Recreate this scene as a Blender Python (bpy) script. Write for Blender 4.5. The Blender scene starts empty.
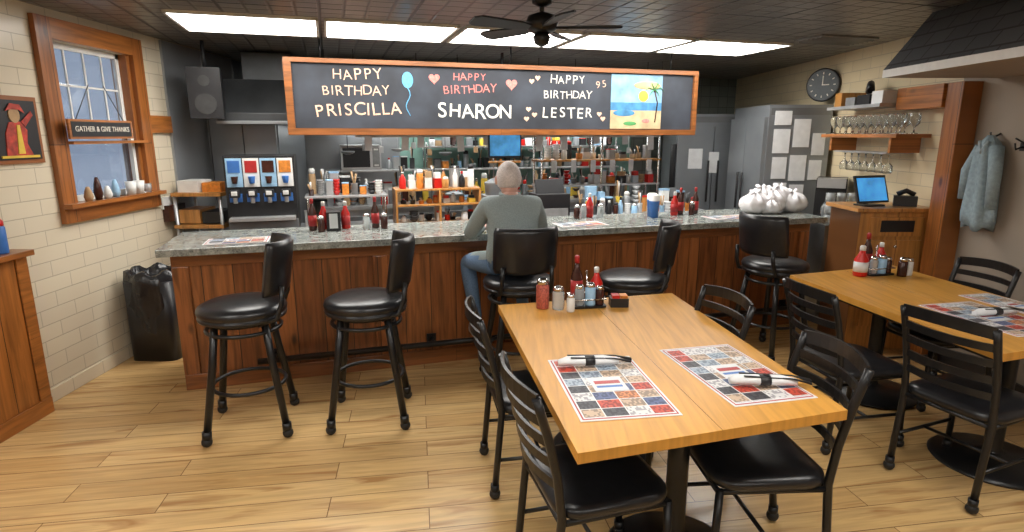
import bpy, bmesh, math, random
from mathutils import Vector, Matrix, Euler
random.seed(7)
S=bpy.context.scene
R=math.radians
# ------------------------------------------------------------------ materials
MATS={}
def nt(name):
    m=bpy.data.materials.new(name); m.use_nodes=True
    n=m.node_tree; n.nodes.clear()
    o=n.nodes.new('ShaderNodeOutputMaterial'); p=n.nodes.new('ShaderNodeBsdfPrincipled')
    n.links.new(p.outputs[0],o.inputs[0])
    return m,n,p
def mat(name,c,rough=.5,metal=0,var=.12,scale=20,bump=0,emit=0,trans=0,coat=0,alpha=1):
    if name in MATS: return MATS[name]
    m,n,p=nt(name)
    tc=n.nodes.new('ShaderNodeTexCoord'); no=n.nodes.new('ShaderNodeTexNoise'); no.inputs['Scale'].default_value=scale
    no.inputs['Detail'].default_value=3
    n.links.new(tc.outputs['Object'],no.inputs['Vector'])
    cr=n.nodes.new('ShaderNodeValToRGB')
    cr.color_ramp.elements[0].position=.3; cr.color_ramp.elements[1].position=.7
    cr.color_ramp.elements[0].color=(c[0]*(1-var),c[1]*(1-var),c[2]*(1-var),1)
    cr.color_ramp.elements[1].color=(min(1,c[0]*(1+var)),min(1,c[1]*(1+var)),min(1,c[2]*(1+var)),1)
    n.links.new(no.outputs['Fac'],cr.inputs[0]); n.links.new(cr.outputs[0],p.inputs['Base Color'])
    p.inputs['Roughness'].default_value=rough; p.inputs['Metallic'].default_value=metal
    if trans: p.inputs['Transmission Weight'].default_value=trans
    if coat: p.inputs['Coat Weight'].default_value=coat; p.inputs['Coat Roughness'].default_value=.15
    if emit:
        n.links.new(cr.outputs[0],p.inputs['Emission Color']); p.inputs['Emission Strength'].default_value=emit
    if bump:
        b=n.nodes.new('ShaderNodeBump'); b.inputs['Strength'].default_value=bump; b.inputs['Distance'].default_value=.01
        n.links.new(no.outputs['Fac'],b.inputs['Height']); n.links.new(b.outputs[0],p.inputs['Normal'])
    MATS[name]=m; return m
def coords(n,ag,ac,rot=0):
    tc=n.nodes.new('ShaderNodeTexCoord'); mp=n.nodes.new('ShaderNodeMapping'); mp.inputs['Rotation'].default_value=(0,0,rot)
    n.links.new(tc.outputs['Object'],mp.inputs[0])
    sp=n.nodes.new('ShaderNodeSeparateXYZ'); n.links.new(mp.outputs[0],sp.inputs[0])
    cb=n.nodes.new('ShaderNodeCombineXYZ')
    n.links.new(sp.outputs[ag],cb.inputs[0]); n.links.new(sp.outputs[ac],cb.inputs[1])
    return cb
def mixc(n,kind,a,b,fac):
    x=n.nodes.new('ShaderNodeMix'); x.data_type='RGBA'; x.blend_type=kind
    if isinstance(fac,(int,float)): x.inputs[0].default_value=fac
    else: n.links.new(fac,x.inputs[0])
    for s,v in ((6,a),(7,b)):
        if isinstance(v,tuple): x.inputs[s].default_value=(*v,1)
        else: n.links.new(v,x.inputs[s])
    return x.outputs[2]
def ramp(n,src,stops,const=False):
    r=n.nodes.new('ShaderNodeValToRGB'); e=r.color_ramp.elements
    if const: r.color_ramp.interpolation='CONSTANT'
    while len(e)<len(stops): e.new(.5)
    for i,(p,c) in enumerate(stops):
        e[i].position=p; e[i].color=(*c,1)
    n.links.new(src,r.inputs[0]); return r.outputs[0]
def planks(name,ag,ac,c1,c2,gap,bw,rh,ms=.003,rough=.4,rot=0,grain=.5,knots=.0,coat=0,streak=None,spec=.5):
    if name in MATS: return MATS[name]
    m,n,p=nt(name); cb=coords(n,ag,ac,rot)
    br=n.nodes.new('ShaderNodeTexBrick'); n.links.new(cb.outputs[0],br.inputs['Vector'])
    br.inputs['Scale'].default_value=1; br.inputs['Brick Width'].default_value=bw; br.inputs['Row Height'].default_value=rh
    br.inputs['Mortar Size'].default_value=ms; br.inputs['Mortar Smooth'].default_value=.1
    br.inputs['Color1'].default_value=(*c1,1); br.inputs['Color2'].default_value=(*c2,1); br.inputs['Mortar'].default_value=(*gap,1)
    br.offset=.37
    mp=n.nodes.new('ShaderNodeMapping'); mp.inputs['Scale'].default_value=(1.6,22,1)
    va=n.nodes.new('ShaderNodeVectorMath'); va.operation='ADD'
    sc=n.nodes.new('ShaderNodeVectorMath'); sc.operation='SCALE'; sc.inputs['Scale'].default_value=9
    n.links.new(br.outputs['Color'],sc.inputs[0]); n.links.new(cb.outputs[0],va.inputs[0]); n.links.new(sc.outputs[0],va.inputs[1])
    n.links.new(va.outputs[0],mp.inputs[0])
    no=n.nodes.new('ShaderNodeTexNoise'); no.inputs['Scale'].default_value=1.6; no.inputs['Detail'].default_value=5; no.inputs['Distortion'].default_value=.6
    n.links.new(mp.outputs[0],no.inputs[0])
    g=ramp(n,no.outputs['Fac'],[(.3,(1-grain,)*3),(.62,(1,1,1))])
    col=mixc(n,'MULTIPLY',br.outputs['Color'],g,1.0)
    if streak:
        mp3=n.nodes.new('ShaderNodeMapping'); mp3.inputs['Scale'].default_value=(.9,8,1); n.links.new(va.outputs[0],mp3.inputs[0])
        n3=n.nodes.new('ShaderNodeTexNoise'); n3.inputs['Scale'].default_value=1.3; n3.inputs['Detail'].default_value=4; n3.inputs['Distortion'].default_value=1.2
        n.links.new(mp3.outputs[0],n3.inputs[0])
        f=ramp(n,n3.outputs['Fac'],[(.55,(0,0,0)),(.68,(.85,.85,.85))])
        col=mixc(n,'MIX',col,streak,f)
    if knots:
        mp2=n.nodes.new('ShaderNodeMapping'); mp2.inputs['Scale'].default_value=(2.2,5,1); n.links.new(va.outputs[0],mp2.inputs[0])
        vo=n.nodes.new('ShaderNodeTexVoronoi'); vo.inputs['Scale'].default_value=1.1; n.links.new(mp2.outputs[0],vo.inputs['Vector'])
        k=ramp(n,vo.outputs['Distance'],[(.05,(1,1,1)),(.14,(0,0,0))])
        kf=mixc(n,'MULTIPLY',k,(knots,knots,knots),1.0)
        col=mixc(n,'MIX',col,(gap[0],gap[1],gap[2]),kf)
    n.links.new(col,p.inputs['Base Color']); p.inputs['Roughness'].default_value=rough; p.inputs['Specular IOR Level'].default_value=spec
    if coat: p.inputs['Coat Weight'].default_value=coat; p.inputs['Coat Roughness'].default_value=.2
    b=n.nodes.new('ShaderNodeBump'); b.inputs['Strength'].default_value=.25; b.inputs['Distance'].default_value=.003; b.invert=True
    n.links.new(br.outputs['Fac'],b.inputs['Height']); n.links.new(b.outputs[0],p.inputs['Normal'])
    MATS[name]=m; return m
def tiles(name,ag,ac,c1,c2,gap,bw,rh,ms,rough=.3,off=.5,rot=0,bump=.5,relief=0,metal=0):
    m,n,p=nt(name); cb=coords(n,ag,ac,rot)
    br=n.nodes.new('ShaderNodeTexBrick'); n.links.new(cb.outputs[0],br.inputs['Vector'])
    br.inputs['Scale'].default_value=1; br.inputs['Brick Width'].default_value=bw; br.inputs['Row Height'].default_value=rh
    br.inputs['Mortar Size'].default_value=ms; br.inputs['Mortar Smooth'].default_value=.2
    br.inputs['Color1'].default_value=(*c1,1); br.inputs['Color2'].default_value=(*c2,1); br.inputs['Mortar'].default_value=(*gap,1)
    br.offset=off
    col=br.outputs['Color']
    b=n.nodes.new('ShaderNodeBump'); b.inputs['Strength'].default_value=bump; b.inputs['Distance'].default_value=.004; b.invert=True
    n.links.new(br.outputs['Fac'],b.inputs['Height'])
    if relief:
        b2n=n.nodes.new('ShaderNodeTexBrick'); n.links.new(cb.outputs[0],b2n.inputs['Vector']); b2n.offset=0
        b2n.inputs['Scale'].default_value=1; b2n.inputs['Brick Width'].default_value=relief; b2n.inputs['Row Height'].default_value=relief
        b2n.inputs['Mortar Size'].default_value=.018; b2n.inputs['Mortar Smooth'].default_value=1
        b2n.inputs['Color1'].default_value=(1,1,1,1);b2n.inputs['Color2'].default_value=(.8,.8,.8,1);b2n.inputs['Mortar'].default_value=(.5,.5,.5,1)
        col=mixc(n,'MULTIPLY',col,b2n.outputs['Color'],1.0)
        bb=n.nodes.new('ShaderNodeBump'); bb.inputs['Strength'].default_value=.6; bb.inputs['Distance'].default_value=.01; bb.invert=True
        n.links.new(b2n.outputs['Fac'],bb.inputs['Height']); n.links.new(b.outputs[0],bb.inputs['Normal']); b=bb
    n.links.new(b.outputs[0],p.inputs['Normal']); p.inputs['Metallic'].default_value=metal
    n.links.new(col,p.inputs['Base Color']); p.inputs['Roughness'].default_value=rough
    MATS[name]=m; return m
def blocks(name,sx,sy,stops,rough=.5,emit=0,ag=0,ac=1,k=7,darkp=.35):
    m,n,p=nt(name); cb=coords(n,ag,ac)
    sn=n.nodes.new('ShaderNodeVectorMath'); sn.operation='SNAP'; sn.inputs[1].default_value=(sx,sy,1)
    n.links.new(cb.outputs[0],sn.inputs[0])
    wn=n.nodes.new('ShaderNodeTexWhiteNoise'); n.links.new(sn.outputs[0],wn.inputs['Vector'])
    c=ramp(n,wn.outputs['Value'],stops,True)
    sn2=n.nodes.new('ShaderNodeVectorMath'); sn2.operation='SNAP'; sn2.inputs[1].default_value=(sx/k,sy/6,1)
    n.links.new(cb.outputs[0],sn2.inputs[0])
    w2=n.nodes.new('ShaderNodeTexWhiteNoise'); n.links.new(sn2.outputs[0],w2.inputs['Vector'])
    d=ramp(n,w2.outputs['Value'],[(0,(.3,.3,.35)),(darkp,(1,1,1))],True)
    col=mixc(n,'MULTIPLY',c,d,.7)
    br=n.nodes.new('ShaderNodeTexBrick'); n.links.new(cb.outputs[0],br.inputs['Vector']); br.offset=0
    br.inputs['Scale'].default_value=1; br.inputs['Brick Width'].default_value=sx; br.inputs['Row Height'].default_value=sy; br.inputs['Mortar Size'].default_value=.0022
    col=mixc(n,'MIX',col,(.74,.74,.73),br.outputs['Fac'])
    n.links.new(col,p.inputs['Base Color']); p.inputs['Roughness'].default_value=rough
    MATS[name]=m; return m

blackmetal=mat('black_metal',(.013,.013,.014),.32,.2,.1)
vinyl=mat('black_vinyl',(.014,.014,.016),.3,0,.2,30,.05)
rubber=mat('rubber',(.012,.012,.012),.6)
steel=mat('stainless',(.52,.53,.54),.33,.6,.12,3)
steeld=mat('stainless_dark',(.20,.21,.22),.38,.5,.2,3)
steelw=mat('stainless_brushed_light',(.36,.38,.40),.36,.55,.1,2)
steelf=mat('stainless_fridge',(.26,.28,.30),.34,.55,.12,2)
chrome=mat('chrome',(.7,.7,.7),.12,1,.05)
white=mat('white_plastic',(.72,.72,.70),.4,0,.05)
paper=mat('paper',(.72,.73,.74),.7,0,.06,15)
red=mat('ketchup_red',(.55,.015,.01),.3,0,.1)
redd=mat('label_red',(.4,.02,.02),.4)
brown=mat('sauce_brown',(.05,.015,.01),.2,0,.3)
glassm=mat('glass_jar',(.75,.8,.82),.08,0,.03,5,0,0,.7)
glassc=mat('clear_glass',(.85,.9,.92),.03,0,.02,5,0,0,.97)
greyp=mat('grey_paint',(.22,.22,.22),.5)
blk=mat('black_plastic',(.014,.014,.016),.4)
blue=mat('blue_plastic',(.04,.15,.45),.4)
ltblue=mat('label_light_blue',(.3,.5,.7),.4)
orange=mat('orange_food',(.65,.22,.03),.5,0,.3,30)
card=mat('cardboard',(.42,.27,.14),.8)
yellow=mat('yellow',(.7,.48,.05),.5)
green=mat('green',(.08,.3,.1),.5)
chalk=mat('chalk_white',(.72,.68,.60),.9,0,.25,60)
chalkp=mat('chalk_peach',(.72,.46,.33),.9,0,.25,60)
chalkr=mat('chalk_red',(.65,.20,.17),.9,0,.25,60)
chalkb=mat('chalk_blue',(.12,.38,.6),.9,0,.2,60)
board=mat('chalkboard',(.026,.031,.042),.7,0,.45,3)
skin=mat('skin',(.6,.34,.27),.5,0,.08,25)
hair=mat('grey_hair',(.62,.56,.54),.8,0,.2,120,.3)
sweater=mat('grey_sweater',(.28,.33,.33),.9,0,.12,160,.3)
jeans=mat('jeans',(.12,.20,.33),.85,0,.2,140,.2)
lightm=mat('light_diffuser',(1,.97,.92),.5,0,.01,2,0,13.5)
lightk=mat('kitchen_diffuser',(1,1,.95),.5,0,.01,2,0,13)
tealm=mat('teal_tile',(.24,.42,.36),.35,0,.2,6)
oaky=planks('oak_top_lengthwise',1,0,(.62,.30,.055),(.66,.33,.065),(.45,.23,.05),6,1.2,.0005,.36,0,.22,0,.0,None,.3)
pine=planks('pine_counter',2,0,(.38,.13,.037),(.22,.068,.02),(.035,.012,.006),2.4,.19,.003,.35,0,.6,.9,.2)
pineh=planks('pine_trim',0,2,(.30,.105,.028),(.23,.075,.02),(.05,.02,.01),3,.5,.001,.35,0,.5,.5,.2)
pinew=planks('pine_window',1,2,(.44,.155,.033),(.36,.12,.026),(.08,.035,.01),3,.5,.001,.35,0,.5,.5,.2)
pinel=planks('pine_cabinet',2,1,(.44,.155,.033),(.32,.105,.025),(.08,.03,.01),2.6,.16,.003,.35,0,.5,.9,.2)
pinef=planks('pine_front',2,0,(.60,.28,.075),(.52,.23,.058),(.15,.06,.02),2.6,.3,.002,.35,0,.4,.6,.2)
floorm=planks('floor_planks',0,1,(.75,.50,.22),(.62,.38,.15),(.20,.11,.045),1.25,.155,.0022,.27,R(-9),.25,.0,.05,(.38,.19,.065))
tileL=tiles('cream_tile_left',1,2,(.70,.62,.47),(.67,.59,.45),(.48,.42,.32),.3,.1,.003,.25)
tileR=tiles('cream_tile_right',1,2,(.70,.59,.39),(.66,.55,.36),(.48,.40,.28),.3,.1,.003,.3)
tileB=tiles('kitchen_tile',0,2,(.26,.29,.27),(.22,.26,.24),(.12,.13,.12),.15,.15,.004,.3,0)
tin=tiles('tin_ceiling',0,1,(.24,.22,.20),(.20,.185,.165),(.08,.075,.07),.61,.61,.012,.32,0,R(-17),.8,.152,.25)
shingle=tiles('awning_shingle',1,2,(.09,.095,.103),(.07,.075,.083),(.03,.03,.032),.18,.09,.006,.6)
wallg=mat('painted_wall',(.30,.25,.20),.7,0,.05,3)
m,n,p=nt('granite'); cb=n.nodes.new('ShaderNodeTexCoord')
vo=n.nodes.new('ShaderNodeTexVoronoi'); vo.inputs['Scale'].default_value=110; n.links.new(cb.outputs['Object'],vo.inputs['Vector'])
no=n.nodes.new('ShaderNodeTexNoise'); no.inputs['Scale'].default_value=18; no.inputs['Detail'].default_value=7; n.links.new(cb.outputs['Object'],no.inputs['Vector'])
c=mixc(n,'MIX',vo.outputs['Color'],no.outputs['Fac'],.75)
c=ramp(n,c,[(.3,(.12,.13,.125)),(.5,(.27,.29,.27)),(.7,(.42,.43,.39))])
n.links.new(c,p.inputs['Base Color']); p.inputs['Roughness'].default_value=.12
granite=m
matpic=blocks('placemat_print',.086,.066,[(0,(.70,.68,.67)),(.20,(.55,.08,.05)),(.38,(.10,.13,.26)),(.50,(.55,.40,.28)),(.64,(.07,.07,.08)),(.78,(.62,.24,.10)),(.88,(.35,.42,.5))],.5,0,0,1,11,.45)

# ------------------------------------------------------------------ mesh builder
class B:
    def __init__(s): s.v=[];s.f=[];s.mi=[];s.sm=[];s.mats=[]
    def add(s,vs,fs,m,smooth=False):
        o=len(s.v); s.v+= [tuple(v) for v in vs]
        if m not in s.mats: s.mats.append(m)
        k=s.mats.index(m)
        for f in fs: s.f.append([i+o for i in f]); s.mi.append(k); s.sm.append(smooth)
    def box(s,c,d,m,rot=None):
        M=Euler(rot).to_matrix() if rot else Matrix.Identity(3)
        c=Vector(c); vs=[]
        for z in(-.5,.5):
            for y in(-.5,.5):
                for x in(-.5,.5): vs.append(c+M@Vector((x*d[0],y*d[1],z*d[2])))
        s.add(vs,[(0,2,3,1),(4,5,7,6),(0,1,5,4),(2,6,7,3),(0,4,6,2),(1,3,7,5)],m)
    def span(s,a,b,m): s.box([(a[i]+b[i])/2 for i in range(3)],[abs(b[i]-a[i]) for i in range(3)],m)
    def tube(s,pts,r,m,n=10,caps=True,closed=False,flat=1):
        P=[Vector(p) for p in pts]; N=len(P)
        rs=r if isinstance(r,(list,tuple)) else [r]*N
        vs=[];ref=None
        for i,p in enumerate(P):
            if closed: t=(P[(i+1)%N]-P[i-1])
            else: t=P[min(i+1,N-1)]-P[max(i-1,0)]
            t.normalize()
            if ref is None:
                ref=Vector((0,0,1)) if abs(t.z)<.9 else Vector((1,0,0))
            a=(ref-t*ref.dot(t)).normalized(); ref=a; b=t.cross(a)
            for k in range(n):
                an=2*math.pi*k/n; vs.append(p+(a*math.cos(an)*flat+b*math.sin(an))*rs[i])
        fs=[]
        for i in range(N if closed else N-1):
            j=(i+1)%N
            for k in range(n): fs.append((i*n+k,i*n+(k+1)%n,j*n+(k+1)%n,j*n+k))
        s.add(vs,fs,m,True)
        if caps and not closed:
            s.add(vs[:n],[tuple(range(n))[::-1]],m); s.add(vs[-n:],[tuple(range(n))],m)
    def cyl(s,a,b,r,m,r2=None,n=18): s.tube([a,b],[r,r if r2 is None else r2],m,n)
    def lathe(s,prof,c,m,n=24,sx=1,sy=1):
        vs=[];N=len(prof)
        for r,z in prof:
            for k in range(n):
                an=2*math.pi*k/n; vs.append((c[0]+r*sx*math.cos(an),c[1]+r*sy*math.sin(an),c[2]+z))
        fs=[(i*n+k,i*n+(k+1)%n,(i+1)*n+(k+1)%n,(i+1)*n+k) for i in range(N-1) for k in range(n)]
        s.add(vs,fs,m,True)
        s.add(vs[:n],[tuple(range(n))[::-1]],m,False); s.add(vs[-n:],[tuple(range(n))],m,False)
    def sph(s,c,r,m,sc=(1,1,1),n=14):
        prof=[(max(1e-4,math.cos(t)),math.sin(t)) for t in [math.pi*(i/ n-.5) for i in range(n+1)]]
        vs=[];k2=n+4
        for a,z in prof:
            for k in range(k2):
                an=2*math.pi*k/k2; vs.append((c[0]+r*sc[0]*a*math.cos(an),c[1]+r*sc[1]*a*math.sin(an),c[2]+r*sc[2]*z))
        s.add(vs,[(i*k2+k,i*k2+(k+1)%k2,(i+1)*k2+(k+1)%k2,(i+1)*k2+k) for i in range(n) for k in range(k2)],m,True)
    def prism(s,out,z0,z1,m,mside=None,smooth=False):
        n=len(out); vs=[(x,y,z0) for x,y in out]+[(x,y,z1) for x,y in out]
        s.add(vs,[tuple(range(n))[::-1],tuple(range(n,2*n))],m)
        s.add(vs,[(i,(i+1)%n,n+(i+1)%n,n+i) for i in range(n)],mside or m,smooth)
    def ribbon(s,pts,h,t,m):
        P=[Vector(p) for p in pts];N=len(P);vs=[]
        for i,p in enumerate(P):
            d=P[min(i+1,N-1)]-P[max(i-1,0)]; nn=Vector((d.y,-d.x,0)).normalized()*t/2
            for a,z in((1,-1),(-1,-1),(-1,1),(1,1)): vs.append(p+nn*a+Vector((0,0,h/2*z)))
        fs=[(i*4+k,i*4+(k+1)%4,i*4+4+(k+1)%4,i*4+4+k) for i in range(N-1) for k in range(4)]
        fs+=[(3,2,1,0),tuple(range(N*4-4,N*4))]
        s.add(vs,fs,m)
    def go(s,name,loc=(0,0,0),rz=0,bevel=0,parent=None,rot=None,sub=0):
        me=bpy.data.meshes.new(name); me.from_pydata(s.v,[],s.f)
        for m in s.mats: me.materials.append(m)
        me.polygons.foreach_set('material_index',s.mi); me.polygons.foreach_set('use_smooth',s.sm)
        bm=bmesh.new(); bm.from_mesh(me); bmesh.ops.remove_doubles(bm,verts=bm.verts,dist=1e-6)
        bmesh.ops.recalc_face_normals(bm,faces=bm.faces); bm.to_mesh(me); bm.free()
        o=bpy.data.objects.new(name,me); S.collection.objects.link(o)
        o.location=loc; o.rotation_euler=rot if rot else (0,0,rz)
        if bevel:
            b=o.modifiers.new('bevel','BEVEL'); b.width=bevel; b.segments=2; b.limit_method='ANGLE'; b.angle_limit=R(40)
        if parent: o.parent=parent
        return o
def rrect(w,d,r,n=6,cx=0,cy=0):
    o=[]
    for sx,sy,a0 in((1,1,0),(-1,1,90),(-1,-1,180),(1,-1,270)):
        for i in range(n+1):
            a=R(a0+90*i/n); o.append((cx+sx*(w/2-r)+r*math.cos(a),cy+sy*(d/2-r)+r*math.sin(a)))
    return o
def empty(name,loc=(0,0,0),rz=0):
    e=bpy.data.objects.new(name,None); S.collection.objects.link(e); e.location=loc; e.rotation_euler=(0,0,rz); return e
KA=R(17); K0=(-2.2,3.62)
def K(a,b,z=0): return (K0[0]+a*math.cos(KA)-b*math.sin(KA),K0[1]+a*math.sin(KA)+b*math.cos(KA),z)

# ------------------------------------------------------------------ camera
cam=bpy.data.cameras.new('camera'); co=bpy.data.objects.new('camera',cam); S.collection.objects.link(co)
co.location=(0,0,1.7); co.rotation_euler=(R(90-12.5),0,0); cam.sensor_width=36; cam.lens=590/1024*36; cam.clip_start=.05
S.camera=co

# ------------------------------------------------------------------ room shell
CH=2.5; XL,XR=-3.0,3.3
b=B(); b.span((XL-.2,-3.2,-.1),(XR+.2,9.4,0),floorm); b.go('floor')
b=B(); b.span((XL-.2,-3.2,CH),(XR+.2,9.4,CH+.1),tin); b.go('ceiling')
wy0,wy1,wz0,wz1=4.03,4.86,1.25,2.31
b=B()
b.span((XL-.15,-3,0),(XL,wy0,CH),tileL); b.span((XL-.15,wy1,0),(XL,7.3,CH),tileL)
b.span((XL-.15,wy0,0),(XL,wy1,wz0),tileL); b.span((XL-.15,wy0,wz1),(XL,wy1,CH),tileL); b.go('wall_left')
b=B(); b.span((XL,5.3,0),(XL+.012,7.15,CH-.01),steelw)
for y in(5.3,5.95,6.6): b.span((XL+.012,y,0),(XL+.02,y+.03,CH-.01),steelw)
b.go('trim_1')
b=B(); b.span((XR,4.5,0),(XR+.15,9.2,CH),tileR); b.go('wall_right')
b=B(); b.span((XR,-3,0),(XR+.15,4.5,CH),wallg); b.go('wall_entry')
b=B(); b.span((XL-.15,-3.15,0),(XR+.15,-3,CH),wallg); b.go('wall_front')
L=math.hypot(6.6,1.99)
b=B(); b.span((0,0,0),(L,.12,CH),tileB); b.go('wall_back',(-3.15,7.1,0),math.atan2(1.99,6.6))
b=B(); b.span((XL,3.5,0),(XL+.015,5.3,.09),tileL); b.go('baseboard_left')
b=B(); b.span((XR-.02,2,0),(XR,4.3,.12),blk); b.go('baseboard_right')
def window():
    b=B(); F=.13
    b.span((XL,wy0-F,wz0-F),(XL+.035,wy0,wz1+F),pinel); b.span((XL,wy1,wz0-F),(XL+.035,wy1+F,wz1+F),pinel)
    b.span((XL,wy0-.0,wz1),(XL+.035,wy1,wz1+F),pinew); b.span((XL,wy0,wz0-F),(XL+.035,wy1,wz0),pinew)
    b.span((XL,wy0-F,wz0-.03),(XL+.09,wy1+F,wz0),pinew)
    for y in(wy0,wy1-.04): b.span((XL-.12,y,wz0),(XL+.0,y+.04,wz1),pinel)
    mid=(wz0+wz1)/2
    w=white
    for z0,z1,x in((wz0,mid+.02,XL-.05),(mid-.02,wz1,XL-.09)):
        y0,y1=wy0+.04,wy1-.04
        b.span((x,y0,z0),(x+.03,y0+.035,z1),w); b.span((x,y1-.035,z0),(x+.03,y1,z1),w)
        b.span((x,y0,z0),(x+.03,y1,z0+.04),w); b.span((x,y0,z1-.04),(x+.03,y1,z1),w)
        if z1==wz1:
            for k in(1,2,3): yy=y0+(y1-y0)*k/4; b.span((x+.005,yy-.007,z0),(x+.02,yy+.007,z1),w)
            zz=(z0+z1)/2; b.span((x+.005,y0,zz-.007),(x+.02,y1,zz+.007),w)
    b.span((XL-.075,wy0+.05,wz0),(XL-.073,wy1-.05,wz1),mat('window_glass',(.75,.82,.9),.03,0,.02,3,0,0,.9))
    b.span((XL,wy1+F,1.72),(XL+.03,5.3,1.86),pinew)
    b.span((XL-.04,wy0,mid-.14),(XL+.07,wy1,mid-.12),pinew)
    b.go('window_1',bevel=.003)
window()
b=B(); b.box((0,0,0),(.02,.62,.1),blk); b.box((0,0,0),(.016,.66,.13),pinew)
for y in(-.25,.25): b.tube([(0,y,.06),(0,y*.3,.3)],.003,blackmetal,5)
o=b.go('hanging_lettered_board',(XL+.09,4.3,1.74))
t=bpy.data.curves.new('lettering','FONT'); t.body='GATHER & GIVE THANKS'; t.size=.05; t.align_x='CENTER'; t.align_y='CENTER'; t.extrude=.001
to=bpy.data.objects.new('lettering',t); S.collection.objects.link(to); to.parent=o; to.location=(.013,0,0); to.rotation_euler=(R(90),0,R(90)); t.materials.append(chalk)
b=B(); b.lathe([(.03,0),(.04,.1)],(0,0,0),white); b.lathe([(.03,0),(.04,.1)],(0,.1,0),white);b.lathe([(.03,0),(.035,.07)],(0,.2,0),glassm); b.go('sill_cups',(XL+.045,4.6,wz0))
b=B()
for y,h,m_ in((0,.1,card),(.1,.16,brown),(.2,.09,white),(.29,.13,ltblue)): b.lathe([(.02,0),(.03,h*.3),(.022,h*.7),(.01,h)],(0,y,0),m_,12)
b.go('sill_ornaments',(XL+.05,4.12,wz0))
b=B(); b.prism([(-.19,-.2),(.19,-.2),(.19,.2),(-.19,.2)],0,.015,pineh); b.prism([(-.165,-.175),(.165,-.175),(.165,.175),(-.165,.175)],.015,.02,blk)
def disc(cx,cy,rx,ry,n=18): return [(cx+rx*math.cos(2*math.pi*i/n),cy+ry*math.sin(2*math.pi*i/n)) for i in range(n)]
fr=mat('figure_red',(.42,.04,.02),.6,0,.5,25)
b.prism([(-.10,-.16),(-.085,-.02),(-.05,.045),(.03,.05),(.075,.0),(.06,-.08),(.10,-.16)],.02,.025,fr)
b.prism(disc(-.005,.09,.04,.048),.02,.026,card); b.prism([(-.07,.11),(-.03,.155),(.04,.15),(.07,.1),(.03,.12),(-.03,.12)],.026,.03,fr)
b.prism([(.06,.02),(.13,.09),(.12,.115),(.035,.05)],.025,.029,fr); b.prism([(-.02,-.14),(.0,.03),(.02,.03),(.03,-.14)],.025,.029,yellow)
b.prism([(-.14,-.165),(.14,-.165),(.14,-.15),(-.14,-.15)],.02,.027,yellow)
b.go('framed_figure_painting',(XL+.001,3.64,1.73),rot=(R(90),0,R(90)))
b=B(); b.span((XL,.5,0),(XL+.1,3.44,1.0),pinel); b.span((XL,.48,1.0),(XL+.14,3.47,1.035),pinew); b.span((XL+.1,.5,0),(XL+.115,3.44,.1),pinew); b.span((XL+.1,3.36,.1),(XL+.112,3.44,1.0),pinew); b.go('wood_half_wall',bevel=.004)
def bottle(b,x,y,z,h,r,m,cap,label=None):
    b.lathe([(r*.9,0),(r,.01),(r,h*.55),(r*.45,h*.75),(r*.38,h*.85)],(x,y,z),m,16)
    b.lathe([(r*.42,h*.84),(r*.42,h*.97),(r*.3,h)],(x,y,z),cap,12)
    if label: b.lathe([(r*1.02,h*.15),(r*1.02,h*.48)],(x,y,z),label,16)
def jar(b,x,y,z,h,r,m,cap):
    b.lathe([(r*.95,0),(r,.01),(r,h*.75),(r*.85,h*.8)],(x,y,z),m,14)
    b.lathe([(r*.9,h*.8),(r*.9,h*.93),(r*.6,h)],(x,y,z),cap,14)
b=B(); jar(b,0,0,0,.2,.04,blue,red); b.go('snack_jar',(XL+.06,3.33,1.035))
b=B(); b.box((.01,0,0),(.02,.14,.1),white); b.box((.03,.02,-.09),(.05,.16,.14),brown); b.box((.04,.14,-.12),(.05,.1,.2),blk); b.go('wall_mounted_holder',(XL+.001,5.1,1.13))
b=B(); b.prism(rrect(.36,.36,.06),0.0,.62,blk,smooth=True)
vs=[];n=40
bag=mat('bag_black',(.018,.018,.02),.25,0,.2,30,.4)
prof=[(.185,.22),(.2,.36),(.215,.45),(.21,.6),(.2,.68),(.17,.69),(.16,.6)]
for r,z in prof:
    for k in range(n):
        a=2*math.pi*k/n; rr=r*(1+.05*math.sin(9*a+z*8)+.02*math.sin(17*a)); vs.append((rr*math.cos(a),rr*math.sin(a),z+.02*math.sin(7*a)))
b.add(vs,[(i*n+k,i*n+(k+1)%n,(i+1)*n+(k+1)%n,(i+1)*n+k) for i in range(len(prof)-1) for k in range(n)],bag,True)
b.go('trash_bin',(-2.76,4.46,0))
# ------------------------------------------------------------------ lights
def lpan(loc,w,d,rz,m=lightm,name='ceiling_light_panel',drop=0):
    b=B(); b.box((0,0,-.006),(w-.04,d-.04,.004),m)
    for x in(-1,1): b.box((x*(w/2-.01),0,-.01),(.02,d,.02),white)
    for y in(-1,1): b.box((0,y*(d/2-.01),-.01),(w,.02,.02),white)
    if drop:
        b.box((0,0,.015),(w,d,.03),white)
        for x in(-1,1): b.tube([(x*w*.4,0,0.03),(x*w*.4,0,drop)],.005,chrome,6)
    b.go(name,loc,rz)
for i in range(5): lpan(K(.55+i*1.01,.86,CH),.97,.76,KA)
for x in(-1.9,0.2,2.0):
    for y in(1.5,-1.2): lpan((x,y,CH),1.2,.6,0)
for a in(1.5,2.8,4.1): lpan(K(a,2.1,2.2),1.1,.3,KA,lightk,'added_kitchen_light',.3)  # added lamps hidden behind the sign, only there to brighten the kitchen
w=bpy.data.worlds.new('dusk'); S.world=w; w.use_nodes=True
w.node_tree.nodes['Background'].inputs[0].default_value=(.36,.43,.56,1); w.node_tree.nodes['Background'].inputs[1].default_value=.95
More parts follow.
